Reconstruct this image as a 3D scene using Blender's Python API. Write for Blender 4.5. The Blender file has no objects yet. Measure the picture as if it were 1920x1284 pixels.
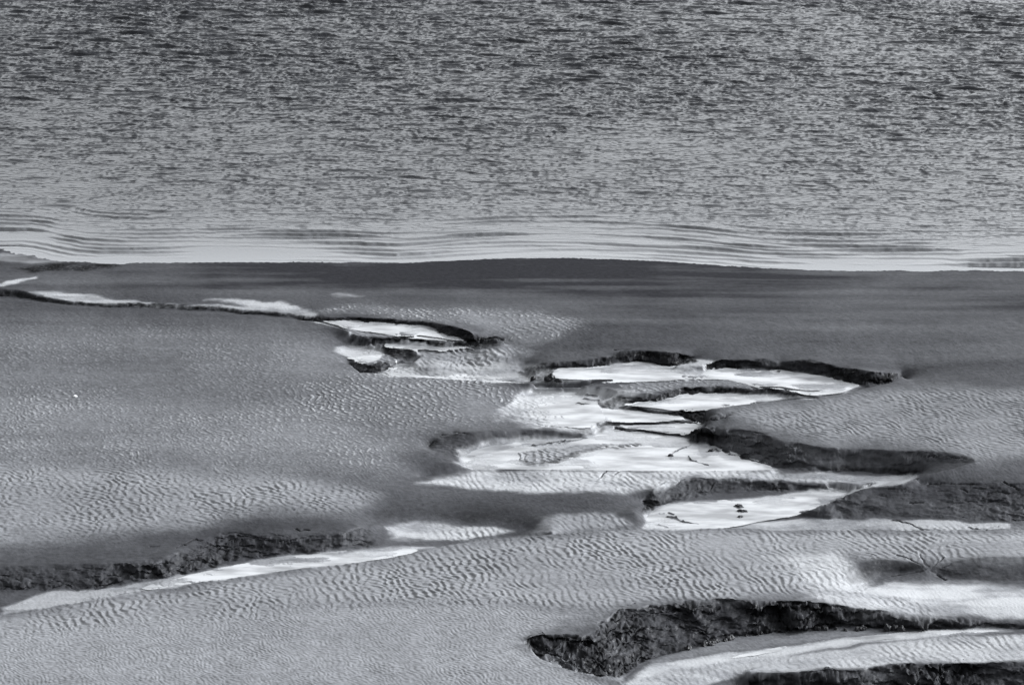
import bpy, math, random
import numpy as np
from mathutils import Vector

S = bpy.context.scene
R = math.radians
# ------------------------------------------------------------------ camera, sky, sun, exposure
CAM_H, PITCH, LENS = 40.0, R(14.0), 150.0
cam = bpy.data.cameras.new("camera"); cam.lens = LENS; cam.sensor_width = 36.0
cam.clip_start = 1.0; cam.clip_end = 20000.0
co = bpy.data.objects.new("camera", cam); S.collection.objects.link(co)
co.location = (0, 0, CAM_H); co.rotation_euler = (R(90) - PITCH, 0, 0)
S.camera = co

SUN_EL, SUN_AZ = R(22.0), R(68.0)          # azimuth from the view direction (+Y), negative = left
w = bpy.data.worlds.new("World"); S.world = w; w.use_nodes = True
nt = w.node_tree; bg = nt.nodes["Background"]
sky = nt.nodes.new("ShaderNodeTexSky"); sky.sky_type = 'NISHITA'; sky.sun_disc = False
sky.sun_elevation = SUN_EL; sky.sun_rotation = SUN_AZ
sky.air_density = 1.0; sky.dust_density = 5.5
# the photograph is a cold-toned monochrome: take the red record of the sky, as a red filter would
sep = nt.nodes.new("ShaderNodeSeparateColor"); nt.links.new(sky.outputs[0], sep.inputs[0])
cmb = nt.nodes.new("ShaderNodeCombineColor")
for k, g in enumerate((0.955, 0.99, 1.03)):
    m_ = nt.nodes.new("ShaderNodeMath"); m_.operation = 'MULTIPLY'; m_.inputs[1].default_value = g
    nt.links.new(sep.outputs[0], m_.inputs[0]); nt.links.new(m_.outputs[0], cmb.inputs[k])
nt.links.new(cmb.outputs[0], bg.inputs["Color"])
bg.inputs["Strength"].default_value = 0.15
sl = bpy.data.lights.new("sun", 'SUN'); sl.energy = 0.6; sl.angle = R(14.0); sl.color = (0.99, 0.99, 1.0)
so = bpy.data.objects.new("sun", sl); S.collection.objects.link(so)
sd = Vector((math.sin(SUN_AZ) * math.cos(SUN_EL), math.cos(SUN_AZ) * math.cos(SUN_EL), math.sin(SUN_EL)))
so.rotation_euler = sd.to_track_quat('Z', 'Y').to_euler(); so.location = (60, 100, 120)
S.view_settings.view_transform = 'Standard'; S.view_settings.look = 'None'
S.view_settings.exposure = 1.62; S.view_settings.gamma = 1.0

# ------------------------------------------------------------------ survey helpers (photo bearings -> ground)
CP, SP, F = math.cos(PITCH), math.sin(PITCH), LENS / 36.0 * 1920.0

def ground(px, py, z):
    a = (px - 960.0) / F; b = (642.0 - py) / F
    dx, dy, dz = a, CP + b * SP, -SP + b * CP
    t = (z - CAM_H) / dz
    return np.array((dx * t, dy * t, z))

def pix(x, y, z):
    d = y * CP + (CAM_H - z) * SP
    return 960.0 + F * x / d, 642.0 - F * ((z - CAM_H) * CP + y * SP) / d

def raw(s):
    return [tuple(float(v) for v in q.split(",")) for q in s.split()]

def ext(o):
    """whatever runs out of the frame is carried on to the edge of the survey"""
    return [((p[0] + 1.6 * (p[0] - 1900) + 200 if p[0] > 1912 else (p[0] * 1.5 - 150 if p[0] <= -20 else p[0])),) + tuple(p[1:]) for p in o]

def P(s): return ext(raw(s))

rng = np.random.default_rng(7)
_tab = rng.random((256, 256)).astype(np.float32)

def vnoise(x, y, seed=0):
    x = np.asarray(x, np.float32) + seed * 17.31; y = np.asarray(y, np.float32) + seed * 9.17
    ix = np.floor(x); iy = np.floor(y); fx = x - ix; fy = y - iy
    ix = ix.astype(np.int32) & 255; iy = iy.astype(np.int32) & 255
    fx = fx * fx * fx * (fx * (fx * 6 - 15) + 10); fy = fy * fy * fy * (fy * (fy * 6 - 15) + 10)
    i1 = (ix + 1) & 255; j1 = (iy + 1) & 255
    a = _tab[ix, iy]; b = _tab[i1, iy]; c = _tab[ix, j1]; d = _tab[i1, j1]
    return ((a + (b - a) * fx) * (1 - fy) + (c + (d - c) * fx) * fy) * 2 - 1

def fbm(x, y, n=4, seed=0, gain=0.5):
    o = 0; a = 1.0
    for k in range(n):
        c, s = math.cos(k * 0.7), math.sin(k * 0.7)
        o = o + a * vnoise((c * x - s * y) * 2.0 ** k, (s * x + c * y) * 2.0 ** k, seed + k * 3)
        a *= gain
    return o

def sstep(a, b, v):
    t = np.clip((v - a) / (b - a), 0, 1)
    return t * t * (3 - 2 * t)

def waves(x, y, lam, spread_lam, ang, spread, n, seed):
    """analytic narrow-band wave field: amplitude and phase"""
    g = np.random.default_rng(seed)
    C = np.zeros_like(x); Q = np.zeros_like(x)
    for _ in range(n):
        l = lam * math.exp(g.normal(0, spread_lam)); a = ang + g.normal(0, spread)
        k = 2 * math.pi / l
        ph = (x * np.float32(k * math.cos(a)) + y * np.float32(k * math.sin(a)) + np.float32(g.uniform(0, 6.283))).astype(np.float32)
        C += np.cos(ph); Q += np.sin(ph)
    s = 1.0 / math.sqrt(n)
    return np.sqrt(C * C + Q * Q) * s, np.arctan2(Q, C)

# ------------------------------------------------------------------ the survey: breaklines of the flat and its creeks
SEA = 0.35
LINES = []      # (xyz array, hard edge)  height constraints
FILLS = []      # (pixel polygon, z)
ZONES = []      # (pixel polygon, feather, dict)  surface zones

def dens(pts):
    out = []
    for a, b in zip(pts[:-1], pts[1:]):
        a = np.array(a); b = np.array(b); n = max(2, int(np.hypot(*(b - a)[:2]) / 1.5))
        for t in np.linspace(0, 1, n, endpoint=False): out.append(a + (b - a) * t)
    out.append(np.array(pts[-1])); return out

def zs(pts, z):
    """attach heights: one number, or (first, last) run along the line"""
    if isinstance(z, tuple):
        L = [0]
        for a, b in zip(pts[:-1], pts[1:]): L.append(L[-1] + math.hypot(b[0] - a[0], b[1] - a[1]))
        q = np.linspace(0, 1, len(z))
        return [(p[0], p[1], float(np.interp(l / L[-1], q, z))) for p, l in zip(pts, L)]
    return [(p[0], p[1], z) for p in pts]

def line(s, z, hard=False):
    pts = dens(ext(zs(raw(s), z)))
    LINES.append((np.array([ground(*p) for p in pts]), hard))

def near(s, h, floor, k=0.55):
    """brow of the near bank: crest at h, its foot out of sight behind it at floor"""
    top = np.array([ground(*p) for p in dens(ext(zs(raw(s), h)))])
    bot = np.array([ground(*p) for p in dens(ext(zs(raw(s), floor)))])
    b = top * (1 - k) + bot * k; b[:, 2] = bot[:, 2]
    LINES.append((top, True)); LINES.append((b, True))

def cliff(rim, foot, h, floor, dark=1.0, rough=1.0, f=3.0):
    def ragged(L, a, k): return [(p[0], p[1] + a * float(vnoise(p[0] / 24.0, k)) + 0.5 * a * float(vnoise(p[0] / 8.0, k + 9)), p[2]) for p in L]
    r_ = ragged(dens(ext(zs(raw(rim), h))), 1.3 * min(1, dark + 0.3), 3.3); f_ = ragged(dens(ext(zs(raw(foot), floor))), 1.2 * min(1, dark + 0.3), 7.7)
    fx = np.array([p[0] for p in f_]); fy = np.array([p[1] for p in f_]); fz = np.array([p[2] for p in f_])
    out = []
    for p in r_:                     # the brow is no higher above the foot than the face we see of it
        q = np.where((np.abs(fx - p[0]) < 6) & (fy >= p[1] - 1), np.abs(fx - p[0]) + 0.02 * (fy - p[1]), 1e6)
        i = int(q.argmin())
        if q[i] > 1e5: i = int(np.hypot(fx - p[0], (fy - p[1]) * 3).argmin())
        m_ = math.hypot(*(ground(p[0], p[1], 0.3) - np.array((0, 0, CAM_H)))[1:]) / F
        out.append((p[0], p[1], min(p[2], fz[i] + max(0.02, 0.80 * max(fy[i] - p[1], 0) * m_))))
    LINES.append((np.array([ground(*p) for p in out]), True)); LINES.append((np.array([ground(*p) for p in f_]), True))
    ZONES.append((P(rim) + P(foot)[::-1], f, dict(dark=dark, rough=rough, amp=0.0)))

def fill(s, z): FILLS.append((P(s), z))
def zone(s, f, **kw): ZONES.append((P(s), f, kw))

POOLS = []
def pool(name, s, z, fl=0.010, grow=7.0):
    """a reach of standing water: floor a hand below, sheet at z"""
    FILLS.append((P(s), z - fl)); POOLS.append((name, P(s), z, grow))
    ZONES.insert(0, (P(s), 4, dict(wet=0.9, tone=0.85)))

# open plain ------------------------------------------------------
SHORE = "-300,462 -60,466 0,470 30,470 60,473 100,482 140,489 180,492 240,493 300,492 400,490 470,489 570,490 640,490 700,492 742,493 800,490 863,486 944,482 1020,481 1106,481 1167,484 1240,487 1300,491 1360,496 1420,502 1500,506 1600,508 1750,507 1920,506 2100,507 2300,510"
line(SHORE, SEA)
line(" ".join(f"{x},{y-14}" for x, y in P(SHORE)), SEA - 0.10)
line(" ".join(f"{x},{y-45}" for x, y in P(SHORE)), SEA - 0.6)
line("300,512 700,512 1000,504 1400,520 1800,524 2100,524", SEA + 0.09)
line("250,545 650,560 1100,566 1600,575 2100,575", 0.62)
line("1000,610 1500,625 1800,630 2100,640", 0.74)
line("1760,720 1900,740 2100,760", 0.66); line("1850,820 2100,850", 0.40)
line("-200,700 100,690 300,690 500,690", 0.50); line("-200,800 200,790 500,800", 0.36)
line("-200,900 200,890 500,880 700,860", 0.24); line("-200,600 100,600 400,610 560,640", 0.60)
# bottom-left foreshore
line("-200,1290 200,1290 500,1280 800,1250 950,1230", 0.52); line("-200,1340 300,1340 900,1335 1100,1335", 0.55)
line("-200,1230 300,1200 700,1160 950,1130", 0.48)

# upper creek A ---------------------------------------------------
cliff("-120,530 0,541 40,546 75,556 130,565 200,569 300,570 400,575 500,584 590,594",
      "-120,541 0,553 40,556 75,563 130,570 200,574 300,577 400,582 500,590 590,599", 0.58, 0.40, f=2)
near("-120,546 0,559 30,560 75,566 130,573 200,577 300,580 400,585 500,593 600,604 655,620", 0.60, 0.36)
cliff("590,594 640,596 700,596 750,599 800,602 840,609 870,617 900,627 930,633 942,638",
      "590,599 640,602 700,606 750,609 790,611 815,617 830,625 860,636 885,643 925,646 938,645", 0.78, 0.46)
pool("stream_pool", "600,601 640,603 700,607 750,610 790,613 812,618 830,627 860,637 880,641 845,641 800,634 740,624 690,617 640,610", 0.47)
fill("640,610 690,617 740,624 800,634 845,641 800,639 720,634 665,630 650,620", 0.46)
cliff("660,632 720,634 760,633 800,636 850,641 900,644 938,643", "668,642 700,647 735,644 780,640 830,646 870,650 915,650 938,646", 0.46, 0.26)
pool("stream_pool", "722,648 735,643 780,641 830,646 870,650 905,652 840,656 780,655 740,652", 0.27)
fill("780,655 840,656 905,652 880,660 850,672 840,682 800,684 770,676 790,665", 0.20)
cliff("690,645 720,650 750,649 775,654 785,664 784,668", "700,652 712,660 730,664 745,671 765,672 782,671", 0.28, 0.10)
pool("stream_pool", "628,651 650,648 664,645 690,652 706,659 712,668 690,676 672,677 650,664", 0.11)
cliff("655,681 672,680 690,685 710,680 735,677 755,675 758,676", "672,697 690,698 705,697 722,693 745,684 758,679 764,677", 0.10, -0.08)
near("655,682 672,697 690,699 715,701 750,705 800,708 870,712 940,716 1000,718 1040,717 1130,714", (0.16, 0.2, 0.24, 0.3), (-0.14, -0.14, -0.14, -0.14, -0.08, 0.17))
pool("stream_pool", "722,697 745,684 765,679 800,685 840,684 870,688 920,692 975,693 990,700 995,716 940,714 870,710 800,706 750,703", -0.09)
line("880,648 940,646 1000,650 960,660 900,662", 0.36); line("850,672 880,664 940,676 990,684", (0.1, 0.2, 0.2, 0.3))
# the block left of here is a broad swell
line("600,690 700,720 850,730 980,735", (0.42, 0.3, 0.26, 0.2)); line("600,760 800,770 880,770", 0.22)
# crumbled step between the reaches
cliff("985,690 1000,686 1020,683 1035,681", "990,704 1000,704 1016,700 1034,690", (0.28, 0.5), (-0.06, 0.2))
cliff("1000,686 1020,680 1080,676 1120,673 1150,669 1165,661 1200,659 1230,658 1260,660 1285,665 1300,671",
      "1004,697 1030,692 1060,690 1100,688 1150,683 1180,679 1215,678 1235,684 1262,686 1300,680", 0.72, 0.20)
fill("1262,684 1300,674 1340,677 1318,688 1290,691", 0.36)
cliff("1319,686 1348,677 1390,676 1429,675 1461,680 1482,677 1520,677 1558,687 1610,692 1639,698 1691,700",
      "1319,691 1350,692 1397,692 1461,695 1510,699 1542,705 1590,714 1616,722 1636,723 1671,716 1690,704", 0.76, 0.20)
near("1691,704 1671,717 1640,724 1623,727 1578,739 1526,745 1461,752 1365,761 1357,763 1318,766", (0.62, 0.5, 0.42, 0.4), 0.0)
pool("stream_pool", "1042,714 1040,696 1060,692 1100,689 1150,684 1180,680 1215,679 1235,685 1262,688 1300,690 1350,693 1397,693 1461,696 1510,701 1542,707 1590,716 1612,723 1578,737 1530,742 1481,735 1448,730 1420,722 1390,712 1360,707 1320,705 1280,706 1230,710 1130,713", 0.21)
fill("1140,714 1230,711 1280,707 1320,706 1360,708 1390,714 1420,724 1440,730 1400,729 1344,725 1281,726 1239,738 1190,735 1080,724", 0.20)
cliff("1124,754 1135,750 1161,744 1190,741 1213,738 1239,740 1265,731 1281,726 1318,725 1344,725 1400,730 1448,731 1481,736 1539,742",
      "1124,762 1150,761 1174,757 1226,748 1265,743 1318,737 1400,737 1448,736 1481,740 1539,744", (-0.04, 0.2, 0.2, 0.2, 0.2), (-0.10, 0.0, 0.0, 0.0))
pool("stream_pool", "1165,761 1178,758 1226,750 1265,744 1318,739 1400,738 1481,741 1530,744 1461,750 1365,760 1318,765 1278,769 1252,770 1200,763", 0.01)
cliff("1148,762 1187,763 1226,769 1265,772 1286,770 1318,767 1328,770", "1161,767 1213,772 1239,776 1262,780 1286,784 1318,790 1328,788", 0.02, -0.14)
line("1340,772 1365,780 1420,775 1460,765", 0.42)
cliff("1330,779 1345,782 1366,779", "1330,786 1345,786 1366,782", 0.40, 0.30, f=1.5)
pool("stream_pool", "1127,766 1161,768 1213,773 1239,777 1275,783 1290,788 1239,791 1174,790 1140,786", -0.13)
cliff("1114,794 1135,791 1171,790 1213,791 1260,790 1291,788 1318,790", "1117,800 1140,798 1161,797 1226,797 1265,794 1304,793 1322,793", -0.13, -0.22, rough=0.5, f=2)
pool("stream_pool", "1150,800 1226,798 1265,795 1304,794 1323,795 1310,801 1291,810 1262,811 1226,806 1187,802", -0.21)
near("1325,794 1314,801 1302,808 1291,812", (0.4, 0.2, 0.0), -0.24)
cliff("1147,800 1187,803 1226,807 1260,812 1286,812 1307,807 1328,802 1333,806 1340,806", "1148,805 1200,808 1239,814 1278,819 1300,826 1322,834 1334,838 1340,836", (-0.21, -0.17, 0.0, 0.4), -0.28)
line("1034,690 1036,697 1035,705 1037,713", 0.215, True)
zone("1000,690 1038,688 1042,700 1040,716 1000,714 1012,702", 4, dark=0.55, rough=0.8)
# wet ripple-tipped bend M
fill("935,775 960,750 1000,735 1050,727 1100,726 1160,728 1210,735 1160,743 1120,754 1125,765 1140,786 1115,795 1108,802 1060,801 1000,795 955,787", -0.10)
zone("1090,802 1108,799 1124,797 1128,806 1116,812 1080,816 1060,812", 4, dark=0.6, rough=0.5)
line("925,775 900,770", 0.1)
POOLS.append(("stream_pool", P("938,775 962,752 1000,738 1050,730 1100,729 1155,731 1195,737 1160,742 1120,752 1123,766 1138,786 1112,796 1106,802 1060,800 1000,795 958,785"), -0.088, 0.0))
# bank B and bend M5
line("880,795 950,797 1040,808 1090,815", (0.12, 0.08, 0.0, -0.2))
cliff("803,842 806,830 830,815 870,810 950,806 1030,806 1090,812 1118,812", "862,868 866,856 885,845 920,834 970,827 1040,822 1090,820 1122,812", (0.18, 0.18, 0.16, 0.06, -0.2), -0.28, dark=0.45, rough=0.3, f=7)
line("803,842 830,860 862,872 885,880", (0.18, 0.1, -0.1, -0.24))
pool("stream_pool", "866,862 885,850 920,840 960,833 1000,829 1060,824 1100,821 1125,813 1150,807 1200,810 1240,815 1280,822 1310,833 1345,842 1400,862 1450,877 1440,881 1300,881 1170,881 1060,879 920,878 880,876", -0.29)
FILLS.insert(0, (P("960,855 985,845 1040,838 1120,832 1195,829 1204,834 1120,843 1060,858 1030,868 1000,871 968,861"), -0.235))
zone("960,853 985,845 1040,838 1120,832 1195,829 1204,834 1120,843 1060,858 1030,868 1000,871 968,861", 3, tone=0.6, wet=0.25, ra=0.0, rb=0.9, fl=0.6)
zone("957,855 966,857 1000,867 1028,864 1058,853 1120,838 1200,830 1206,836 1120,845 1062,862 1032,871 1000,873 966,863", 3, dark=0.9, rough=0.4)
near("790,892 830,890 862,884 885,880 920,879 1060,880 1170,882 1300,882 1400,881 1450,880", (-0.12, -0.2, -0.2, -0.22, -0.22, -0.24), -0.36, k=0.3)
# right lee bank below the right-hand flat
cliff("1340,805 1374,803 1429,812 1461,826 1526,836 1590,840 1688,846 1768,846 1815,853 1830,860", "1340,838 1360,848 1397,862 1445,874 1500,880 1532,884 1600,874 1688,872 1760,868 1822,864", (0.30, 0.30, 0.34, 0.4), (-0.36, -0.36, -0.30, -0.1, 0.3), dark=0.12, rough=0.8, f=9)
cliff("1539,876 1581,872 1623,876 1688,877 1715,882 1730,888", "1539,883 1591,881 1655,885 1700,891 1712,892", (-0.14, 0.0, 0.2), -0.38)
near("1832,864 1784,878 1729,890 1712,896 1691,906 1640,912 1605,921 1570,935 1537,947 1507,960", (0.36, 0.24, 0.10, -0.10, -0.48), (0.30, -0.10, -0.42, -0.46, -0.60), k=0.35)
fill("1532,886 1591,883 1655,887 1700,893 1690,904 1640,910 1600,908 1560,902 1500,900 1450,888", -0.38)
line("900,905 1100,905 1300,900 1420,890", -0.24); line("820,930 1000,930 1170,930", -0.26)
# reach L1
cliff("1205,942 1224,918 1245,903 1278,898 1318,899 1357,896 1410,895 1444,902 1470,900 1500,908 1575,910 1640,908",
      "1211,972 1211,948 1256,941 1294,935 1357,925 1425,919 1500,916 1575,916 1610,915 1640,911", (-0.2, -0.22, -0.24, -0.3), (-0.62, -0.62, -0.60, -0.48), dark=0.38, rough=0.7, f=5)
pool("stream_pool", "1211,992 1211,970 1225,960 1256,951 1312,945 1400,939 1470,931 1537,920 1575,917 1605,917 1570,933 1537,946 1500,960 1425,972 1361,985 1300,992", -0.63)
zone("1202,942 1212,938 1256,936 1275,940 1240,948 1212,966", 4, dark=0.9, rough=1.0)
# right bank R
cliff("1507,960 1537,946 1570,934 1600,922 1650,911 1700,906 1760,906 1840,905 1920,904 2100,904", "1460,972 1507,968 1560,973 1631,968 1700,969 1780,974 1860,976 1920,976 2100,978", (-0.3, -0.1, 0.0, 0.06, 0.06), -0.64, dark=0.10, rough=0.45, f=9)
fill("1425,976 1507,971 1560,976 1631,971 1700,973 1780,980 1900,982 1900,990 1700,994 1500,993 1350,990", -0.66)
# long brow of the foreground block, from lower left to the right edge
BROW = "-150,1185 0,1154 50,1148 133,1133 200,1118 300,1103 367,1091 467,1078 567,1064 635,1058 710,1049 785,1036 804,1029 841,1021 897,1013 972,1006 1047,1000 1122,995 1212,991 1275,990 1350,989 1420,991 1500,992 1600,993 1700,994 1800,993 1920,990 2100,988"
near(BROW, (0.30, 0.30, 0.28, 0.20, 0.16, 0.05), (-0.50, -0.50, -0.50, -0.52, -0.64, -0.70, -0.70, -0.70), k=0.5)
# creek C
line("-200,1035 0,1030 170,1015 330,1000 430,985 633,970 690,955", 0.06)
cliff("-200,1066 0,1062 100,1058 170,1056 233,1056 290,1052 330,1034 367,1012 417,1001 467,1003 533,1010 600,1002 640,1000 672,985",
      "-200,1118 0,1108 100,1103 180,1098 233,1094 300,1084 350,1072 433,1054 533,1041 600,1036 654,1028 690,1018", (-0.06, -0.05, -0.03, -0.06), -0.46, dark=0.45, rough=0.9, f=12)
fill("-150,1150 0,1130 100,1105 180,1100 300,1087 430,1058 533,1044 654,1031 790,1030 700,1046 560,1060 460,1074 300,1100 130,1130 0,1150", -0.47)
POOLS.append(("stream_pool", P("250,1106 330,1086 420,1064 533,1046 654,1032 740,1028 800,1028 710,1048 560,1065 460,1079 300,1104"), -0.463, 2.0))
# hollow H
line("672,971 747,949 822,945 935,949 1010,956 1030,970 1034,990", -0.12)
line("700,985 747,972 822,970 879,980 935,979 991,988 1008,995", -0.50)
zone("660,975 747,945 822,940 935,945 1012,953 1036,970 1036,994 1005,994 985,985 935,977 879,979 822,967 747,969 690,990", 9, dark=0.45, amp=0.3)
fill("730,985 822,976 879,984 935,983 985,990 900,1004 850,1012 800,1012 740,1006", -0.58)
line("1050,955 1130,960 1190,955", -0.28); line("1060,985 1120,985 1190,980", -0.52)
zone("1120,945 1205,938 1210,985 1190,988 1160,970", 14, dark=0.45, amp=0.3)
POOLS.append(("stream_pool", P("735,987 822,978 879,985 935,985 980,991 900,1003 850,1011 800,1011 745,1005"), -0.571, 0.0))
# bay F
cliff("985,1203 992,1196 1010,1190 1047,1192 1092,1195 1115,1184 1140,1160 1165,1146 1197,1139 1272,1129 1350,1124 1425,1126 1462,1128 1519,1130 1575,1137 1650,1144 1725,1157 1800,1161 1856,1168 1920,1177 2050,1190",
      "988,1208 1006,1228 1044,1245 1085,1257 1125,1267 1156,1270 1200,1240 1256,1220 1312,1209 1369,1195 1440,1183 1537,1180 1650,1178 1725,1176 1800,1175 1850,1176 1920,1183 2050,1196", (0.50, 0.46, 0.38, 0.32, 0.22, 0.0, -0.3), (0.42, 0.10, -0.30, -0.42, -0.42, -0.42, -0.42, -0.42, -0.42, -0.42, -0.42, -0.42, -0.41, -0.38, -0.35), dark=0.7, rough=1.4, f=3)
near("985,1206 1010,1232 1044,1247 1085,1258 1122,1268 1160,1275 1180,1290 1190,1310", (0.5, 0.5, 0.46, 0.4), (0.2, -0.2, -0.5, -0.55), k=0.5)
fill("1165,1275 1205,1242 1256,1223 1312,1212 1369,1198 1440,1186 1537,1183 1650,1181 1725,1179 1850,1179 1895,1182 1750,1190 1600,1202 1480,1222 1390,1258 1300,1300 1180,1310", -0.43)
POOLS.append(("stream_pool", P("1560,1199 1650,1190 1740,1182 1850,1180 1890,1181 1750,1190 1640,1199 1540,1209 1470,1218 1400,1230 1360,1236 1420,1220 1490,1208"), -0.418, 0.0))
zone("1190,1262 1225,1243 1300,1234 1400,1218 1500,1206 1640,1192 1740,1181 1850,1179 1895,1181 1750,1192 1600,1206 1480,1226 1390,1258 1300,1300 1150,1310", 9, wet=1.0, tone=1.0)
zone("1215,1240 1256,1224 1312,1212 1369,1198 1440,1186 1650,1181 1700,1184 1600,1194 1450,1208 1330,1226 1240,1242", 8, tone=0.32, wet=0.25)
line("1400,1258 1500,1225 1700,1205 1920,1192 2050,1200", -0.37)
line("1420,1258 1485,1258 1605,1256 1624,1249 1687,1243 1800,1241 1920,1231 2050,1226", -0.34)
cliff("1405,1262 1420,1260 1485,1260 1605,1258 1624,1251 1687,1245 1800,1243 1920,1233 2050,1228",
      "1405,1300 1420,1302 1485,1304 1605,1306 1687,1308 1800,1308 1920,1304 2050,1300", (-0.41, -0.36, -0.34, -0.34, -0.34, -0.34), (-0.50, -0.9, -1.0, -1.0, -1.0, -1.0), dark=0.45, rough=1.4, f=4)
line("1300,1318 1500,1325 1800,1330 2050,1330", -1.3)
# hollow K
line("1586,1080 1605,1058 1650,1048 1706,1052 1732,1061", (0.20, 0.30, 0.34, 0.28, 0.16), True)
line("1594,1100 1627,1093 1650,1080 1687,1074 1736,1068", (0.10, -0.05, -0.07, -0.04, 0.08), True)
zone("1584,1082 1605,1057 1650,1047 1706,1053 1732,1062 1690,1071 1650,1077 1627,1092 1597,1096", 6, dark=0.5, amp=0.15, rough=0.12)
line("1752,1066 1800,1050 1856,1043 1920,1043 2100,1040", (0.10, 0.28, 0.32, 0.32, 0.32, 0.32), True)
line("1755,1080 1800,1086 1856,1088 1920,1090 2100,1092", -0.11, True)
zone("1748,1070 1765,1060 1800,1049 1856,1042 1925,1041 1925,1090 1856,1088 1800,1085 1765,1078", 8, dark=0.4, amp=0.6, rough=0.2)
fill("1680,1100 1755,1088 1856,1094 1960,1096 1960,1140 1850,1145 1760,1135 1700,1115", -0.12)
line("1380,1050 1500,1060 1560,1080", 0.26); line("1500,1110 1580,1116 1650,1128", (0.26, 0.24, 0.06))

# ------------------------------------------------------------------ surface zones (moisture, ripple height, colour of the sediment, painted slope shade)
zone("-400,600 300,612 600,640 700,760 500,900 -400,900", 80, tone=0.05, rc=0.6, rb=0.2, fl=0.28)
zone("-200,1160 0,1156 200,1120 467,1080 710,1051 900,1015 1122,997 1400,993 1920,992 2100,990 2100,1040 1740,1050 1600,1045 1540,1090 1450,1118 1250,1125 1120,1140 950,1130 700,1135 400,1160 150,1180 -200,1220", 30, ra=1.0, tone=0.55)
zone("-200,1200 300,1150 900,1120 1150,1150 990,1200 1150,1275 1180,1340 -200,1340", 40, rc=1.0, tone=0.62)
zone("-200,870 100,865 300,880 480,890 600,905 700,925 640,950 440,960 330,990 170,1005 -200,1030", 40, rb=1.0, tone=0.50)
zone("1380,770 1480,755 1700,730 2100,720 2100,890 1830,850 1700,835 1560,825 1440,800", 32, rd=1.0, tone=0.42)
zone("560,690 760,720 960,740 930,780 900,790 700,800 560,790", 70, rb=0.75, tone=0.16, fl=0.8)
zone("620,580 900,585 1100,610 1000,645 950,640 860,608 740,596", 26, rb=0.8, tone=0.3, fl=1.0)
zone("860,650 960,645 1020,660 985,688 900,690 860,680", 18, rb=0.8, tone=0.3, fl=1.0)
zone("780,655 900,652 850,680 790,684", 6, rb=0.7, tone=0.6, wet=0.7)
zone("640,610 740,622 845,641 720,634 655,628", 5, rb=0.7, tone=0.4, wet=0.3)
zone("250,745 -100,700 -100,860 300,870 700,880 780,830 560,790", 80, rc=0.8, tone=0.24, rb=0.25, fl=0.45)
zone("690,640 900,705 940,780 840,800 700,780", 50, rb=0.7, tone=0.24, fl=0.8)
# dark wet shelf by the sea
zone(SHORE + " 2300,600 1500,590 1000,570 500,545 200,520 -200,500", 60, tone=-0.25, smooth=0.8)
zone("150,494 240,495 400,490 640,490 742,492 863,486 944,481 1106,480 1240,486 1360,495 1500,505 1680,510 1600,528 1300,540 1000,542 700,534 400,520", 52, tone=-0.42, smooth=1.0)
zone("-40,472 60,478 130,488 60,492 -40,486", 4, tone=0.3, wet=0.4)
zone("10,484 60,481 120,487 230,496 190,507 60,510 30,500", 8, dark=1.0)
zone("-100,478 80,482 120,488 40,500 -100,505", 8, dark=0.35)
# wet films
zone("935,775 960,750 1000,735 1050,727 1100,726 1170,728 1215,735 1160,743 1120,754 1125,765 1140,786 1115,795 1110,812 1060,806 1000,797 955,787", 14, wet=1.0, tone=0.9, rb=0.5)
zone("780,905 880,883 1100,883 1440,882 1520,886 1600,908 1480,900 1300,896 1220,915 1000,925 860,918", 12, wet=0.75, tone=0.85, ra=0.6, rb=0.0)
zone("1450,888 1532,885 1700,893 1690,905 1600,908 1500,900", 5, wet=0.8, tone=0.8)
zone("1400,980 1507,972 1700,974 1900,982 1900,992 1500,993 1360,990", 4, wet=0.7, tone=0.75)
zone("1620,1108 1660,1092 1755,1092 1930,1098 1930,1168 1850,1163 1762,1152 1720,1128", 16, wet=1.0, tone=0.95)
zone("1440,1050 1560,1040 1640,1100 1740,1135 1760,1155 1600,1138 1500,1120 1480,1080", 24, wet=0.7, tone=0.8, ra=0.5)
zone("1180,1280 1262,1252 1400,1238 1500,1225 1750,1192 1920,1184 1920,1232 1700,1242 1620,1250 1410,1260 1300,1290", 8, wet=0.6, tone=0.85, ra=0.45)
zone("730,985 822,976 985,990 900,1004 850,1012 740,1004", 10, wet=0.8, tone=0.8, ra=0.7)
zone("1040,962 1150,965 1190,985 1120,992 1040,996", 10, tone=0.5, wet=0.3, ra=0.7)
zone("0,1140 100,1108 230,1100 420,1064 533,1046 654,1032 560,1062 300,1102 130,1132 0,1152", 6, wet=0.6, tone=0.6)
zone("60,548 140,549 190,556 260,565 170,564 100,556", 7, wet=0.8, tone=0.8); zone("-60,534 0,529 30,523 75,519 78,522 40,527 0,536 -60,541", 4, wet=0.9, tone=0.8)
zone("380,562 440,561 520,566 560,574 588,589 545,588 500,578 430,568", 7, wet=0.9, tone=0.8)
zone("622,554 640,551 665,551 684,553 660,556 640,556", 8, wet=0.5, tone=0.5)
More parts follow.
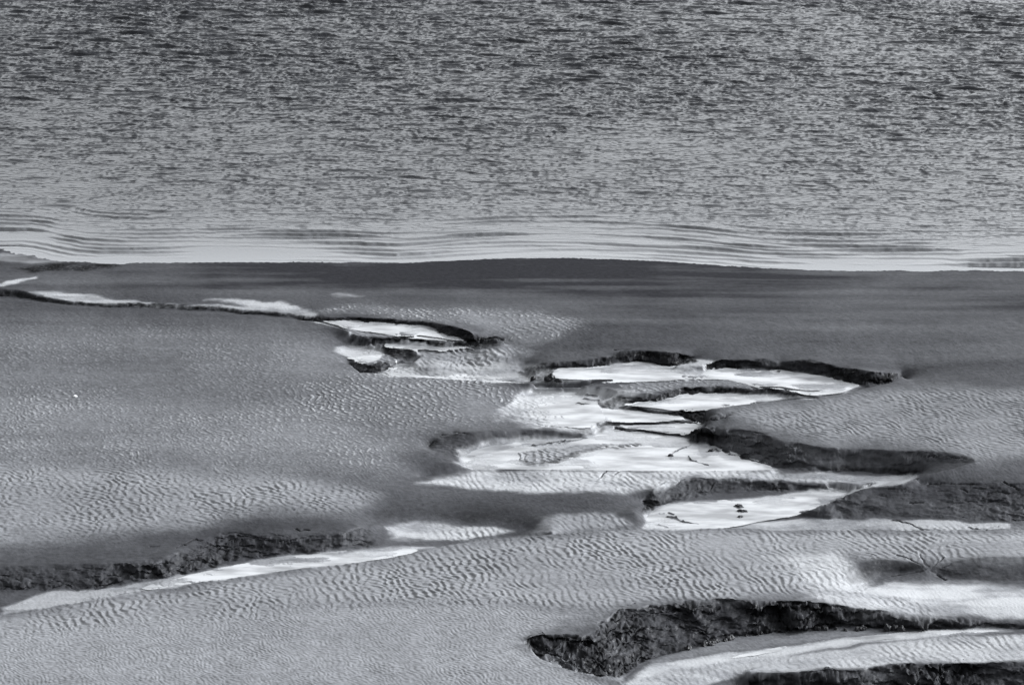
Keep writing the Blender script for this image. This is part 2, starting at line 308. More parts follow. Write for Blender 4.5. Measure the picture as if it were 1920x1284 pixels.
for q, f_ in (("715,702 765,676 800,662 850,652 905,650 950,668 1000,684 1040,690 1040,716 1000,718 870,712", 8),
             ("852,866 866,850 885,838 940,826 1010,818 1100,814 1120,812 1100,830 900,882 875,878", 10),
             ("1100,800 1110,790 1130,768 1125,750 1170,738 1180,760 1160,795 1150,812 1120,818", 6),
             ("1560,905 1700,890 1720,893 1690,908 1640,914 1600,922", 5),
             ("1205,990 1205,965 1260,946 1400,934 1540,914 1640,909 1600,925 1500,965 1420,978 1340,990", 6),
             ("590,600 640,601 740,610 840,624 885,642 850,648 740,630 660,618 600,606", 5),
             ("620,650 664,642 715,652 715,672 690,682 660,674", 6),
             ("0,1148 60,1128 180,1104 300,1086 430,1060 540,1042 660,1030 810,1026 700,1048 460,1078 200,1116", 8)):
    ZONES.insert(0, (P(q), f_, dict(wet=0.9, tone=0.85)))
zone("1160,722 1230,711 1320,705 1390,712 1440,730 1400,730 1281,726 1200,735", 6, rb=0.9, fl=1.0, tone=0.3, wet=0.0)
zone("800,652 905,650 960,660 1000,684 900,680 840,684", 10, rb=1.0, fl=1.0, wet=0.45, tone=0.6)
zone("80,551 200,562 330,570 400,572 470,573 590,591 590,595 470,580 400,577 300,574 180,570 80,556", 3, wet=0.6, tone=0.6)
zone("150,566 250,567 330,572 400,577 300,575 200,571", 4, wet=0.7, tone=0.7)
zone("1260,690 1262,685 1300,674 1340,679 1318,688", 5, wet=0.6, tone=0.6)
# shade of the camera-facing lower slopes, painted into the mud colour
zone("-200,1046 0,1040 170,1026 330,1012 360,1005 400,990 600,975 680,960 700,975 640,1000 467,1003 367,1012 300,1052 0,1062", 14, amp=0.15, dark=0.22)
zone("700,935 1000,940 1180,945 1180,960 1000,955 700,950", 22, dark=0.12)

# ------------------------------------------------------------------ the land mesh
NU, NV = 1500, 1500
UM = 0.152
us = np.linspace(-UM, UM, NU)
pys = np.linspace(1342, 462, NV)
ys = np.array([(CAM_H - 0.2) / math.tan(PITCH + math.atan((p - 642) / F)) for p in pys])

def to_ij(xyz):
    """fractional row/col of world points"""
    v = np.interp(xyz[:, 1], ys, np.arange(NV)); u = (xyz[:, 0] / xyz[:, 1] + UM) / (2 * UM) * (NU - 1)
    return v, u

def inside(px, py, poly):
    c = np.zeros(px.shape, bool); n = len(poly)
    for i in range(n):
        x0, y0 = poly[i]; x1, y1 = poly[(i + 1) % n]
        if y0 == y1: continue
        m = (y0 > py) != (y1 > py)
        c ^= m & (px < (x1 - x0) * (py - y0) / (y1 - y0) + x0)
    return c

def edgedist(px, py, poly, ky=2.0):
    d = np.full(px.shape, 1e9, np.float32); n = len(poly)
    for i in range(n):
        x0, y0 = poly[i]; x1, y1 = poly[(i + 1) % n]
        ex, ey = x1 - x0, (y1 - y0) * ky; qx, qy = px - x0, (py - y0) * ky
        t = np.clip((qx * ex + qy * ey) / (ex * ex + ey * ey + 1e-9), 0, 1)
        np.minimum(d, (qx - t * ex) ** 2 + (qy - t * ey) ** 2, out=d)
    return np.sqrt(d)

# constraint samples
cv, cu, cz, ch = [], [], [], []
for L, hard in LINES:
    v, u = to_ij(L); cv.append(v); cu.append(u); cz.append(L[:, 2]); ch.append(np.full(len(v), hard))
cv = np.concatenate(cv); cu = np.concatenate(cu); cz = np.concatenate(cz); ch = np.concatenate(ch)
ok = (cu > -1) & (cu < NU) & (cv > 0) & (cv < NV - 1)
cv, cu, cz, ch = cv[ok], cu[ok], cz[ok], ch[ok]

def resize(a, ny, nx):
    iy = np.linspace(0, a.shape[0] - 1, ny); ix = np.linspace(0, a.shape[1] - 1, nx)
    y0 = np.clip(iy.astype(int), 0, a.shape[0] - 2); x0 = np.clip(ix.astype(int), 0, a.shape[1] - 2)
    fy = (iy - y0)[:, None].astype(np.float32); fx = (ix - x0)[None, :].astype(np.float32)
    r = a[y0] * (1 - fy) + a[y0 + 1] * fy
    return r[:, x0] * (1 - fx) + r[:, x0 + 1] * fx

Z = None
for lev in (64, 32, 16, 8, 4, 2, 1):
    ny, nx = max(4, NV // lev), max(4, NU // lev)
    sy, sx = (ny - 1) / (NV - 1), (nx - 1) / (NU - 1)
    acc = np.zeros((ny, nx)); cnt = np.zeros((ny, nx))
    ii = np.clip(np.rint(cv * sy).astype(int), 0, ny - 1); jj = np.clip(np.rint(cu * sx).astype(int), 0, nx - 1)
    np.add.at(acc, (ii, jj), cz); np.add.at(cnt, (ii, jj), 1)
    m = cnt > 0; val = np.where(m, acc / np.maximum(cnt, 1), 0).astype(np.float32)
    yg = np.interp(np.linspace(0, NV - 1, ny), np.arange(NV), ys); ug = np.linspace(-UM, UM, nx)
    X = yg[:, None] * ug[None, :]; Y = np.repeat(yg[:, None], nx, 1)
    for poly, z in FILLS:
        wp = [pp for pp in poly]
        px, py = pix(X, Y, z)
        f = inside(px, py, wp) & ~m
        val[f] = z; m |= f
    Z = np.full((ny, nx), 0.4, np.float32) if Z is None else resize(Z, ny, nx)
    Z[m] = val[m]
    for it in range(300 if lev > 4 else (120 if lev > 1 else 50)):
        Q = np.pad(Z, 1, mode='edge')
        Z = (Q[:-2, 1:-1] + Q[2:, 1:-1] + Q[1:-1, :-2] + Q[1:-1, 2:]) * np.float32(0.25)
        Z[m] = val[m]
# soften the open swells, keep the cut edges
def blur(a, n):
    for _ in range(n):
        q = np.pad(a, 1, mode='edge')
        a = (q[:-2, 1:-1] + q[2:, 1:-1] + q[1:-1, :-2] + q[1:-1, 2:]) * np.float32(0.25)
    return a
keep = np.zeros((NV, NU), np.float32)
keep[np.clip(np.rint(cv[ch]).astype(int), 0, NV - 1), np.clip(np.rint(cu[ch]).astype(int), 0, NU - 1)] = 1
k4 = keep[:NV // 4 * 4, :NU // 4 * 4].reshape(NV // 4, 4, NU // 4, 4).max((1, 3))
z4 = resize(Z, NV // 4, NU // 4)
for n, r in ((60, 12), (24, 4)):
    kk = k4.copy()
    for _ in range(r):
        q = np.pad(kk, 1, mode='edge'); kk = np.maximum.reduce([kk, q[:-2, 1:-1], q[2:, 1:-1], q[1:-1, :-2], q[1:-1, 2:]])
    kk = blur(kk, r)
    kk = np.maximum(kk, k4)
    z4 = z4 * kk + blur(z4, n) * (1 - kk)
kf = resize(blur(np.clip(blur(k4, 1) * 4, 0, 1), 2), NV, NU)
kf = np.clip(kf * 1.6, 0, 1)
Z = Z * kf + resize(z4, NV, NU) * (1 - kf)
for _ in range(3):                                   # weather the brows a little
    Q = np.pad(Z, 1, mode='edge')
    Z = Q[1:-1, 1:-1] * .4 + (Q[:-2, 1:-1] + Q[2:, 1:-1] + Q[1:-1, :-2] + Q[1:-1, 2:]) * np.float32(0.15)
Z = Z.astype(np.float32)
X = (ys[:, None] * us[None, :]).astype(np.float32); Y = np.repeat(ys[:, None], NU, 1).astype(np.float32)

X0, Y0 = X.copy(), Y.copy()
# surface fields at half resolution
hv, hu = NV // 2, NU // 2
Xh, Yh, Zh = resize(X, hv, hu), resize(Y, hv, hu), resize(Z, hv, hu)
PX, PY = pix(Xh, Yh, Zh)
PXW = PX + fbm(Xh * 0.45, Yh * 0.35, 5, 15, 0.6) * 26; PYW = PY + fbm(Xh * 0.5, Yh * 0.4, 5, 19, 0.6) * 6
PX = PX + fbm(Xh * 1.1, Yh * 0.9, 4, 5) * 9; PY = PY + fbm(Xh * 1.3, Yh * 0.9, 4, 9) * 2.6
FD = {k: np.zeros((hv, hu), np.float32) for k in ("wet", "dark", "rough", "ra", "rb", "rc", "rd", "tone", "smooth", "fl", "bed")}
FD["tone"] -= 0.18; FD["amp"] = np.ones((hv, hu), np.float32); FD["rc"] += 0.35
ZONES.sort(key=lambda q: 0 if q[2] == dict(wet=0.9, tone=0.85) else 1)
for poly, f, kw in ZONES:
    a = np.array(poly); x0, y0 = a.min(0) - f * 1.2; x1, y1 = a.max(0) + f * 1.2
    ax, ay = (PX, PY) if f < 10 else (PXW, PYW)
    sel = np.nonzero((ax > x0) & (ax < x1) & (ay > y0) & (ay < y1))
    if not len(sel[0]): continue
    qx, qy = ax[sel], ay[sel]
    d = edgedist(qx, qy, poly); d = np.where(inside(qx, qy, poly), d, -d)
    wgt = sstep(-f, f, d).astype(np.float32)
    if kw == dict(wet=0.9, tone=0.85): FD["bed"][sel] = np.maximum(FD["bed"][sel], wgt)
    for k, v in kw.items():
        FD[k][sel] = FD[k][sel] * (1 - wgt) + v * wgt
FD = {k: resize(v, NV, NU) for k, v in FD.items()}

# ripples of the sand
amp = FD["amp"] * (1 - FD["smooth"])
wx = X + 0.10 * fbm(X * 1.4, Y * 0.7, 3, 21); wy = Y + 0.25 * fbm(X * 1.1, Y * 0.6, 3, 33)
def ripple(lam, ang, sl, sa, n, seed, k2=0.45):
    A, ph = waves(wx, wy, lam, sl, ang, sa, n, seed)
    return np.minimum(A, 1.25) * (np.cos(ph) - k2 * np.sin(2 * ph) * 0.6)
patch = 0.65 + 0.5 * fbm(X * 0.5, Y * 0.28, 3, 41)
H = Z.copy()
H += FD["ra"] * amp * patch * 0.0165 * ripple(0.26, R(10), 0.12, R(17), 26, 1)
rbf = ripple(0.27, R(24), 0.16, R(30), 26, 2)
H += FD["rb"] * amp * np.clip(patch, 0.15, 2) * 0.017 * rbf
flk = np.clip(FD["fl"] * 1.4, 0, 1) * sstep(0.55, 1.0, rbf * (0.7 + 0.5 * patch)) * np.clip(0.2 + patch, 0, 1)
FD["wet"] = np.maximum(FD["wet"], flk * 0.85); FD["tone"] = np.maximum(FD["tone"], FD["tone"] + flk * (0.8 - FD["tone"]))
H += FD["rc"] * amp * (0.5 + patch * 0.5) * 0.0065 * ripple(0.15, R(20), 0.14, R(26), 24, 3)
H += FD["rd"] * amp * patch * 0.0110 * ripple(0.21, R(40), 0.12, R(20), 24, 4)
big_ = fbm(X * 0.22, Y * 0.16, 4, 45)
FD["tone"] += 0.09 * fbm(X * 0.22, Y * 1.3, 4, 49) * FD["smooth"] + 0.07 * big_ + 0.07 * fbm(X * 0.10, Y * 0.9, 3, 47)
H += FD["bed"] * 0.020 * fbm(X * 0.28 + 0.5 * fbm(X * 0.3, Y * 0.4, 2, 55), Y * 1.1, 5, 57, 0.55)
H += 0.012 * (1 - FD["smooth"]) * fbm(X * 0.9, Y * 0.5, 4, 51) + 0.0022 * fbm(X * 9, Y * 6, 3, 61) * (1 - FD["wet"])
# cut banks: rills, slumped lumps, crumbling
pt = np.clip(0.85 + 0.6 * fbm(X * 0.7, Y * 0.5, 3, 66), 0.5, 1.4)
FD["wet"] *= np.clip(0.85 + 0.55 * fbm(X * 0.6, Y * 1.3, 4, 67), 0.15, 1)
rg = FD["rough"] * pt * (1 - sstep(0.143, 0.151, np.abs(us)))[None, :]
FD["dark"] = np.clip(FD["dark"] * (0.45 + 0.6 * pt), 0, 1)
lump = np.abs(fbm(X * 1.2, Y * 1.1 + Z * 3.5, 5, 81, 0.55)); lump2 = np.abs(fbm(X * 3.6, Y * 4.0 + Z * 11, 4, 91, 0.55))
lay = (Z + 0.10 * fbm(X * 1.2, Y * 0.8, 4, 85)) / 0.19
lay = lay - np.floor(lay)
H += rg * (0.09 * np.minimum(lump - 0.75, 0) + 0.05 * np.minimum(lump2 - 0.6, 0.15) + 0.006 * fbm(X * 17, Y * 12, 2, 93) + 0.05 * (sstep(0.0, 0.28, lay) - lay))
Y += (rg * (0.24 * fbm(X * 1.3, Z * 4.0 + Y * 0.8, 4, 95, 0.55) + 0.03 * fbm(X * 9, Z * 18 + Y * 4, 2, 97))).astype(np.float32)
# cracks in the mud (open, black) and little standing edges of silt
PXF, PYF = pix(X, Y, H)
def seam_line(s, dh, wd=1.5, dk=1.0):
    q = [tuple(float(v) for v in c.split(",")) for c in s.split()]
    for a, b in zip(q[:-1], q[1:]):
        x0, x1 = min(a[0], b[0]) - 5, max(a[0], b[0]) + 5; y0, y1 = min(a[1], b[1]) - 4, max(a[1], b[1]) + 4
        sel = np.nonzero((PXF > x0) & (PXF < x1) & (PYF > y0) & (PYF < y1))
        if not len(sel[0]): continue
        qx = PXF[sel] + 2.2 * vnoise(X[sel] * 6, Y[sel] * 4, 3); qy = PYF[sel] + 1.6 * vnoise(X[sel] * 7, Y[sel] * 3, 6)
        ex, ey = b[0] - a[0], b[1] - a[1]
        t = np.clip(((qx - a[0]) * ex + (qy - a[1]) * ey) / (ex * ex + ey * ey + 1e-9), 0, 1)
        d = np.hypot(qx - a[0] - t * ex, (qy - a[1] - t * ey) * 1.5)
        k = (1 - sstep(wd * 0.5, wd * 1.3, d)) * np.clip(0.75 + 0.8 * vnoise(X[sel] * 2.5, Y[sel] * 2, 8), 0.1, 1)
        H[sel] += dh * k; FD["dark"][sel] = np.maximum(FD["dark"][sel], k * dk); FD["wet"][sel] *= 1 - k
for q in ("1306,830 1286,839 1265,847 1257,854", "1291,856 1295,862 1307,866 1328,874", "1343,844 1370,852 1391,859", "1330,838 1345,843", "1249,969 1268,971 1281,978 1310,982",
          "1235,983 1252,989", "1379,951 1395,952", "1387,958 1402,959", "1387,968 1398,969", "1255,960 1262,964", "1100,741 1120,743", "1080,757 1120,760", "1096,748 1124,752", "1000,836 1060,828 1100,822"):
    seam_line(q, 0.045, 1.6)
for q in ("1122,897 1130,890 1138,883", "1153,889 1163,881 1182,878", "1304,917 1314,913 1333,915 1339,905", "1260,913 1275,902 1282,898", "1350,898 1380,897 1392,902 1402,909", "1230,912 1245,905",
          "1664,915 1680,918 1697,916", "1690,920 1712,923", "1705,941 1730,943", "1603,955 1612,952 1620,956 1610,959 1603,955", "1671,974 1697,978 1719,987 1731,992", "1815,988 1850,992 1872,985",
          "1740,908 1780,906 1830,907", "1880,904 1900,912 1912,918", "1800,915 1815,922", "1760,920 1790,918", "1850,925 1870,920 1890,926",
          "1198,1140 1218,1136 1241,1140 1275,1143", "1038,1198 1106,1195 1142,1181 1181,1175", "1300,1140 1330,1145 1350,1140", "1462,1130 1462,1160", "1600,1146 1620,1140 1630,1150", "1010,1192 1040,1190 1080,1192",
          "330,1026 345,1020 367,1010 380,1012", "417,1000 440,998 467,1002 500,1012", "280,1024 300,1022", "555,993 580,994", "1350,815 1374,822 1400,830", "1398,818 1430,828 1445,838",
          "1606,1258 1620,1275 1630,1290", "1690,1246 1700,1265 1712,1285", "1560,1262 1545,1280", "1760,1245 1765,1280", "830,815 850,811 872,810", "806,835 812,828", "1697,850 1740,854 1790,856 1812,861", "1150,656 1180,655", "1737,1066 1705,1046 1680,1040", "1740,1063 1728,1046 1722,1034", "1746,1063 1768,1044", "1750,1066 1795,1054", "1745,1070 1775,1086", "1733,1068 1700,1076 1670,1080"):
    b_ = P(q)[0][1] > 1110
    seam_line(q, -0.09 if b_ else -0.05, 2.5 if b_ else 1.7)
for _ in range(60):                                  # short random shrinkage cracks on the drained banks
    r_ = np.random.default_rng(500 + _)
    cx, cy, hw, hh = [(1720, 935, 190, 25), (1250, 1165, 150, 28), (1500, 1150, 140, 14), (450, 1020, 120, 14), (1500, 855, 130, 16), (1700, 1268, 200, 14)][_ % 6]
    x0 = cx + r_.uniform(-hw, hw); y0 = cy + r_.uniform(-hh, hh); a = r_.uniform(-0.5, 0.5); l = r_.uniform(8, 30)
    seam_line(f"{x0},{y0} {x0 + l * .5},{y0 + l * .3 * a} {x0 + l},{y0 + l * .5 * a + r_.uniform(-3, 3)}", -0.04, 1.2, 0.8)

def grid_mesh(name, X, Y, H, attrs, mat):
    nv, nu = X.shape
    me = bpy.data.meshes.new(name)
    v = np.stack([X, Y, H], -1).astype(np.float32).reshape(-1)
    me.vertices.add(nv * nu); me.vertices.foreach_set("co", v)
    i = np.arange(nv - 1)[:, None] * nu + np.arange(nu - 1)[None, :]
    q = np.stack([i, i + 1, i + 1 + nu, i + nu], -1).reshape(-1).astype(np.int32)
    nf = (nv - 1) * (nu - 1)
    me.loops.add(nf * 4); me.loops.foreach_set("vertex_index", q)
    me.polygons.add(nf); me.polygons.foreach_set("loop_start", np.arange(0, nf * 4, 4, dtype=np.int32))
    me.polygons.foreach_set("use_smooth", np.ones(nf, bool))
    me.update(calc_edges=True)
    for k, a in attrs.items():
        at = me.attributes.new(k, 'FLOAT', 'POINT'); at.data.foreach_set("value", a.astype(np.float32).reshape(-1))
    me.materials.append(mat)
    o = bpy.data.objects.new(name, me); S.collection.objects.link(o)
    return o

def pad(X, Y, H, attrs, near_rows, far_rows):
    """carry a surveyed grid on outwards, coarsely, past the frame"""
    uo = np.array([0.17, 0.2, 0.26, 0.4, 0.8, 2.0])
    u = np.concatenate([-uo[::-1], us, uo]); e = len(uo)
    yy = np.concatenate([near_rows, Y[:, 0], far_rows])
    p = ((len(near_rows), len(far_rows)), (e, e))
    H = np.pad(H, p, mode='edge'); attrs = {k: np.pad(a, p, mode='edge') for k, a in attrs.items()}
    return yy[:, None] * u[None, :], np.repeat(yy[:, None], len(u), 1), H, attrs

# ------------------------------------------------------------------ materials
def mat(name):
    m = bpy.data.materials.new(name); m.use_nodes = True
    t = m.node_tree; return m, t, t.nodes["Principled BSDF"]

def N(t, kind, **kw):
    n = t.nodes.new(kind)
    for k, v in kw.items(): setattr(n, k, v)
    return n

def attr(t, name):
    n = N(t, "ShaderNodeAttribute"); n.attribute_name = name; return n.outputs["Fac"]

def mixc(t, f, a, b):
    n = N(t, "ShaderNodeMix", data_type='RGBA')
    for sck, v in ((n.inputs[0], f), (n.inputs[6], a), (n.inputs[7], b)):
        if hasattr(v, "is_output"): t.links.new(v, sck)
        else: sck.default_value = v
    return n.outputs[2]

def maprange(t, v, a, b, c, d):
    n = N(t, "ShaderNodeMapRange"); t.links.new(v, n.inputs[0])
    for i, q in enumerate((a, b, c, d)): n.inputs[i + 1].default_value = q
    return n.outputs[0]

def noise(t, scale, detail=4.0, stretch=(1, 1, 1)):
    tc = N(t, "ShaderNodeTexCoord"); mp = N(t, "ShaderNodeMapping"); mp.inputs["Scale"].default_value = stretch
    n = N(t, "ShaderNodeTexNoise"); n.inputs["Scale"].default_value = scale; n.inputs["Detail"].default_value = detail
    t.links.new(tc.outputs["Object"], mp.inputs[0]); t.links.new(mp.outputs[0], n.inputs["Vector"])
    return n.outputs["Fac"]

mud, t, p = mat("tidal_mud")
base = mixc(t, maprange(t, attr(t, "tone"), -0.4, 1.0, 0, 1), (0.018, 0.018, 0.021, 1), (0.20, 0.204, 0.216, 1))
mm = N(t, "ShaderNodeMix", data_type='RGBA', blend_type='MULTIPLY'); mm.inputs[0].default_value = 1.0
t.links.new(base, mm.inputs[6]); t.links.new(maprange(t, noise(t, 5.0, 6), 0.3, 0.7, 0.7, 1.25), mm.inputs[7]); base = mm.outputs[2]
base = mixc(t, maprange(t, attr(t, "wet"), 0.3, 1, 0, 0.7), base, (0.42, 0.425, 0.435, 1))
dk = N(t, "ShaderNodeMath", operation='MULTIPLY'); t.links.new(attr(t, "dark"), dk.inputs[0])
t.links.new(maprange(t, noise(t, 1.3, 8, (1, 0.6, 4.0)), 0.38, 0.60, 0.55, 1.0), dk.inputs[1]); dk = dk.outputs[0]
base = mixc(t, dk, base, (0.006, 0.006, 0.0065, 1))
t.links.new(base, p.inputs["Base Color"])
rgh = mixc(t, maprange(t, attr(t, "tone"), 0.3, 0.65, 0, 1), (0.60, 0.60, 0.60, 1), (0.38, 0.38, 0.38, 1))
t.links.new(mixc(t, attr(t, "wet"), rgh, (0.15, 0.15, 0.15, 1)), p.inputs["Roughness"])
p.inputs["IOR"].default_value = 1.36
sp_ = mixc(t, maprange(t, attr(t, "tone"), -0.4, 0.6, 0, 1), (0.02, 0.02, 0.02, 1), (0.46, 0.46, 0.46, 1))
sp_ = mixc(t, attr(t, "wet"), sp_, (0.55, 0.55, 0.55, 1)); sp_ = mixc(t, attr(t, "dark"), sp_, mixc(t, maprange(t, noise(t, 7.0, 5), 0.56, 0.68, 0, 1), (0.01, 0.01, 0.01, 1), (0.35, 0.35, 0.35, 1)))
t.links.new(sp_, p.inputs["Specular IOR Level"])
b = N(t, "ShaderNodeBump"); b.inputs["Strength"].default_value = 0.5; b.inputs["Distance"].default_value = 0.012
b2 = N(t, "ShaderNodeBump"); b2.inputs["Distance"].default_value = 0.16
t.links.new(maprange(t, attr(t, "rough"), 0, 1, 0, 0.42), b2.inputs["Strength"]); t.links.new(noise(t, 1.4, 7, (1, 0.6, 3.2)), b2.inputs["Height"])
t.links.new(b2.outputs[0], b.inputs["Normal"])
t.links.new(noise(t, 22.0, 5), b.inputs["Height"]); t.links.new(b.outputs[0], p.inputs["Normal"])

seam, t, p = mat("sea_water")
t.links.new(mixc(t, attr(t, "shoal"), (0.020, 0.021, 0.024, 1), (0.20, 0.203, 0.21, 1)), p.inputs["Base Color"]); p.inputs["Roughness"].default_value = 0.10; p.inputs["IOR"].default_value = 1.333
b = N(t, "ShaderNodeBump"); b.inputs["Strength"].default_value = 0.35; b.inputs["Distance"].default_value = 0.02
t.links.new(noise(t, 6.0, 3), b.inputs["Height"]); t.links.new(b.outputs[0], p.inputs["Normal"])

creekm, t, p = mat("silty_water")
t.links.new(mixc(t, maprange(t, noise(t, 0.9, 6, (0.7, 1.6, 1)), 0.35, 0.62, 0, 1), (0.20, 0.203, 0.21, 1), (0.46, 0.465, 0.475, 1)), p.inputs["Base Color"]); p.inputs["Roughness"].default_value = 0.07; p.inputs["IOR"].default_value = 1.34
b = N(t, "ShaderNodeBump"); b.inputs["Strength"].default_value = 0.25; b.inputs["Distance"].default_value = 0.006
t.links.new(noise(t, 3.0, 4, (0.5, 1.6, 1)), b.inputs["Height"]); t.links.new(b.outputs[0], p.inputs["Normal"])

at = {k: FD[k] for k in ("wet", "dark", "tone", "rough")}
at["shift"] = Y - Y0
Xp, Yp, Hp, at = pad(X0, Y0, H, at, np.array([15.0, 60.0, 95.0, 108.0]), np.array([185.0, 200.0]))
Hp[-2:] = -1.5
Yp = Yp + at.pop("shift")
o = grid_mesh("mudflat", Xp, Yp, Hp, at, mud); o["kind"] = "structure"

# ------------------------------------------------------------------ the sea
NS = 1150
sp = np.linspace(525, -36, NS)
sy = np.array([(CAM_H - SEA) / math.tan(PITCH + math.atan((q - 642) / F)) for q in sp])
SX = (sy[:, None] * us[None, :]).astype(np.float32); SY = np.repeat(sy[:, None], NU, 1).astype(np.float32)
sh = np.array([ground(q[0], q[1], SEA) for q in P(SHORE)])
dsh = SY - np.interp(SX.ravel(), sh[:, 0], sh[:, 1]).reshape(SX.shape).astype(np.float32)   # metres off the shore
big = sstep(1.0, 10.0, dsh) * 0.85 + sstep(10, 60, dsh) * 1.9 + 0.04
gust = 1.0 + 0.26 * fbm(SX * 0.10, SY * 0.09, 4, 101) + 0.14 * fbm(SX * 0.35, SY * 0.3, 3, 103)
qx = SX + 0.2 * fbm(SX * 0.5, SY * 0.5, 2, 111); qy = SY + 0.3 * fbm(SX * 0.4, SY * 0.5, 2, 113)
def chop(lam, ang, sl, sa, n, seed):
    A, ph = waves(qx, qy, lam, sl, ang, sa, n, seed)
    return A ** 1.5 * (np.cos(ph) - 0.38 * np.sin(2 * ph))
SH = SEA + big * gust * (0.0068 * chop(0.43, R(95), 0.25, R(22), 34, 5) + (0.0052 - 0.001 * sstep(10, 50, dsh)) * chop(0.27, R(86), 0.28, R(34), 30, 6) + 0.0105 * chop(1.3, R(97), 0.25, R(16), 20, 8))
# long low swells running up the beach
u1 = dsh + 0.16 * fbm(SX * 0.15, SY * 0.3, 4, 121) + 0.05 * fbm(SX * 2.5, SY * 0.8, 2, 123)
A, ph = waves(SX * 0.16, u1, 1.0, 0.45, R(90), R(13), 18, 9)
A = A * np.clip(0.5 + 1.3 * fbm(SX * 0.16, SY * 0.6, 4, 131), 0, 1.5)
SH += (1 - sstep(4, 13, dsh)) * sstep(-0.3, 1.0, dsh) * 0.028 * A * (np.cos(ph) - 0.46 * np.sin(2 * ph))
at = {"shoal": np.exp(-np.maximum(dsh, 0) / 7.0)}
Xp, Yp, Hp, at = pad(SX, SY, SH, at, np.array([]), np.array([275.0, 320, 420, 700, 1500, 5000, 15000]))
o = grid_mesh("sea", Xp, Yp, Hp, at, seam); o["kind"] = "structure"

# ------------------------------------------------------------------ standing water in the creek beds
def offset(poly, g):
    a = np.array(poly); area = 0.5 * np.sum(a[:, 0] * np.roll(a[:, 1], -1) - np.roll(a[:, 0], -1) * a[:, 1])
    e = np.roll(a, -1, 0) - np.roll(a, 1, 0); n = np.stack([e[:, 1], -e[:, 0]], -1)
    n /= np.linalg.norm(n, axis=1)[:, None] + 1e-9
    a = a + n * g * (1 if area > 0 else -1) * np.array([1.0, 0.6])
    for _ in range(3):                               # round the outline, then make it a little uneven
        b = np.roll(a, -1, 0); a = np.stack([a * .75 + b * .25, a * .25 + b * .75], 1).reshape(-1, 2)
    a[:, 1] += 0.8 * vnoise(a[:, 0] / 9.0, a[:, 1] / 5.0, 13); a[:, 0] += 2.5 * vnoise(a[:, 0] / 9.0, a[:, 1] / 4.0, 17)
    return a

for name, poly, z, g in POOLS:
    # water lies only where the bed holds it: the sheet follows the surveyed grid and stops at any drop
    poly = [tuple(q) for q in offset(poly, g + 2.0)]
    px, py = pix(X0, Y0, np.float32(z))
    a = np.array(poly); rows = np.nonzero(((py > a[:, 1].min()) & (py < a[:, 1].max())).any(1))[0]
    cols = np.nonzero(((px > a[:, 0].min()) & (px < a[:, 0].max())).any(0))[0]
    r0, r1, c0, c1 = rows[0], rows[-1] + 1, cols[0], cols[-1] + 1
    sl = (slice(r0, r1), slice(c0, c1))
    low = blur(blur(H[sl], 2), 2)
    ok = inside(px[sl], py[sl], poly) & (low > z - 0.055) & (low < z + 0.12)
    ny, nx = ok.shape
    f = np.argwhere(ok[:-1, :-1] & ok[1:, :-1] & ok[:-1, 1:] & ok[1:, 1:])
    idx = f[:, 0] * nx + f[:, 1]
    q = np.stack([idx, idx + 1, idx + 1 + nx, idx + nx], -1)
    used, inv = np.unique(q, return_inverse=True)
    v = np.stack([X0[sl].ravel()[used], Y0[sl].ravel()[used], np.full(len(used), z)], -1)
    me = bpy.data.meshes.new(name)
    me.vertices.add(len(used)); me.vertices.foreach_set("co", v.astype(np.float32).ravel())
    me.loops.add(len(f) * 4); me.loops.foreach_set("vertex_index", inv.astype(np.int32).ravel())
    me.polygons.add(len(f)); me.polygons.foreach_set("loop_start", np.arange(0, len(f) * 4, 4, dtype=np.int32))
    me.update(calc_edges=True); me.materials.append(creekm)
    o = bpy.data.objects.new(name, me); S.collection.objects.link(o); o["kind"] = "structure"

# ------------------------------------------------------------------ loose lumps of mud and a shell
def ground_z(x, y):
    v, u = to_ij(np.array([[x, y, 0.0]])); return float(H[int(np.clip(round(v[0]), 0, NV - 1)), int(np.clip(round(u[0]), 0, NU - 1))])

clodm, t, p = mat("black_mud")
t.links.new(mixc(t, noise(t, 9.0, 6), (0.006, 0.006, 0.007, 1), (0.03, 0.03, 0.033, 1)), p.inputs["Base Color"])
p.inputs["Roughness"].default_value = 0.55; p.inputs["Specular IOR Level"].default_value = 0.2
shellm, t, p = mat("bleached_shell")
t.links.new(mixc(t, noise(t, 30.0, 3), (0.62, 0.62, 0.63, 1), (0.8, 0.8, 0.8, 1)), p.inputs["Base Color"]); p.inputs["Roughness"].default_value = 0.5

def lump_mesh(name, w_, d_, h_, seed, m):
    import bmesh
    from mathutils import noise as mn
    bm = bmesh.new(); bmesh.ops.create_icosphere(bm, subdivisions=4, radius=1.0)
    off = Vector((seed * 3.1, seed * 1.7, seed * 0.9))
    for v in bm.verts:
        n = v.co.normalized()
        r = 1.0 + 0.42 * mn.noise(n * 1.3 + off) + 0.24 * mn.noise(n * 3.1 + off) + 0.12 * abs(mn.noise(n * 7.0 + off)) + 0.05 * mn.noise(n * 15 + off)
        c = n * r
        v.co = Vector((c.x * w_ / 2, c.y * d_ / 2, max(c.z, -0.35) * h_ * 0.74))
    for f in bm.faces: f.smooth = True
    me = bpy.data.meshes.new(name); bm.to_mesh(me); bm.free(); me.materials.append(m)
    return me

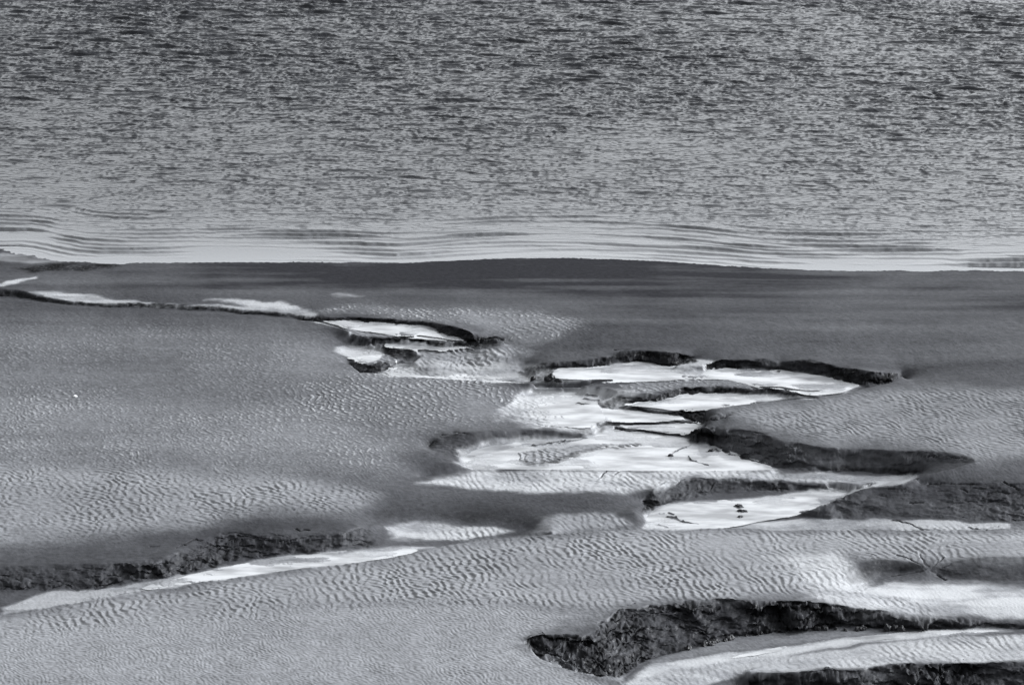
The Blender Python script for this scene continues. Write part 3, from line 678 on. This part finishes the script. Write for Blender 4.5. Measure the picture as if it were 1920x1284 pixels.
def lay_lump(name, px, py, z, w_, d_, h_, rz, seed, label, cat, group=None, m=None):
    z0 = z; g = ground(px, py, z)
    for _ in range(4): z = max(ground_z(g[0], g[1]), z0 - 0.02); g = ground(px, py, z)
    o = bpy.data.objects.new(name, lump_mesh(name, w_, d_, h_, seed, m or clodm)); S.collection.objects.link(o)
    o.location = (g[0], g[1], g[2]); o.rotation_euler = (0, 0, rz); o["label"] = label; o["category"] = cat
    if group: o["group"] = group

CL = "black mud clods lying in the creek"
for a in (
    (1384, 949, -0.62, .30, .20, .10, 0.2, 1, "long flat black mud clod, upper of three on the pale pool under the bank"),
    (1392, 959, -0.62, .32, .18, .09, -0.3, 2, "wide flat black mud clod, middle of three on the pale pool under the bank"),
    (1388, 969, -0.62, .20, .16, .08, 0.5, 3, "small black mud clod, lowest of three on the pale pool under the bank"),
    (1258, 854, -0.28, .20, .15, .09, 0.4, 4, "small black mud clod at the lower end of a dark ridge in the widest pool"),
    (1307, 829, -0.26, .22, .16, .10, 0.1, 5, "black mud clod at the upper end of a thin dark ridge beside the slumped bank"),
    (1334, 845, -0.26, .26, .18, .10, 0.9, 6, "black mud clod just below the tall slumped block where the pool meets the right bank"),
    (1032, 711, 0.05, .42, .26, .22, 0.3, 8, "largest black mud clod, crumbled on the creek bed where two white pools nearly meet"),
    (1046, 714, 0.10, .26, .18, .12, -0.4, 9, "black mud clod lying right of the largest clod between the two white pools"),
    (1000, 712, -0.06, .22, .18, .20, 0.6, 10, "upright black mud clod at the right tip of the long white pool"),
):
    lay_lump("mud_clod", *a, "mud clod", CL)
lay_lump("shell", 141, 743, 0.44, .16, .10, .06, 0.2, 31, "tiny white shell alone on the smooth grey mudflat at the left", "shell", None, shellm)

rb_ = np.random.default_rng(88)
foot = P("1262,1221 1312,1211 1369,1197 1440,1185 1537,1182 1650,1180 1725,1178")
fx_, fy_ = [q[0] for q in foot], [q[1] for q in foot]
for k in range(26):
    px = float(rb_.uniform(1280, 1715)); py = float(np.interp(px, fx_, fy_)) + float(rb_.uniform(-3, 2.5)); sz = float(rb_.uniform(0.09, 0.24))
    lay_lump("mud_lump", px, py, -0.42, sz * 1.3, sz, sz * 0.8, float(rb_.uniform(0, 6)), 100 + k,
             "dark mud lump in the row of rubble along the foot of the largest near bank", "mud lump", "rubble along the foot of the near bank")
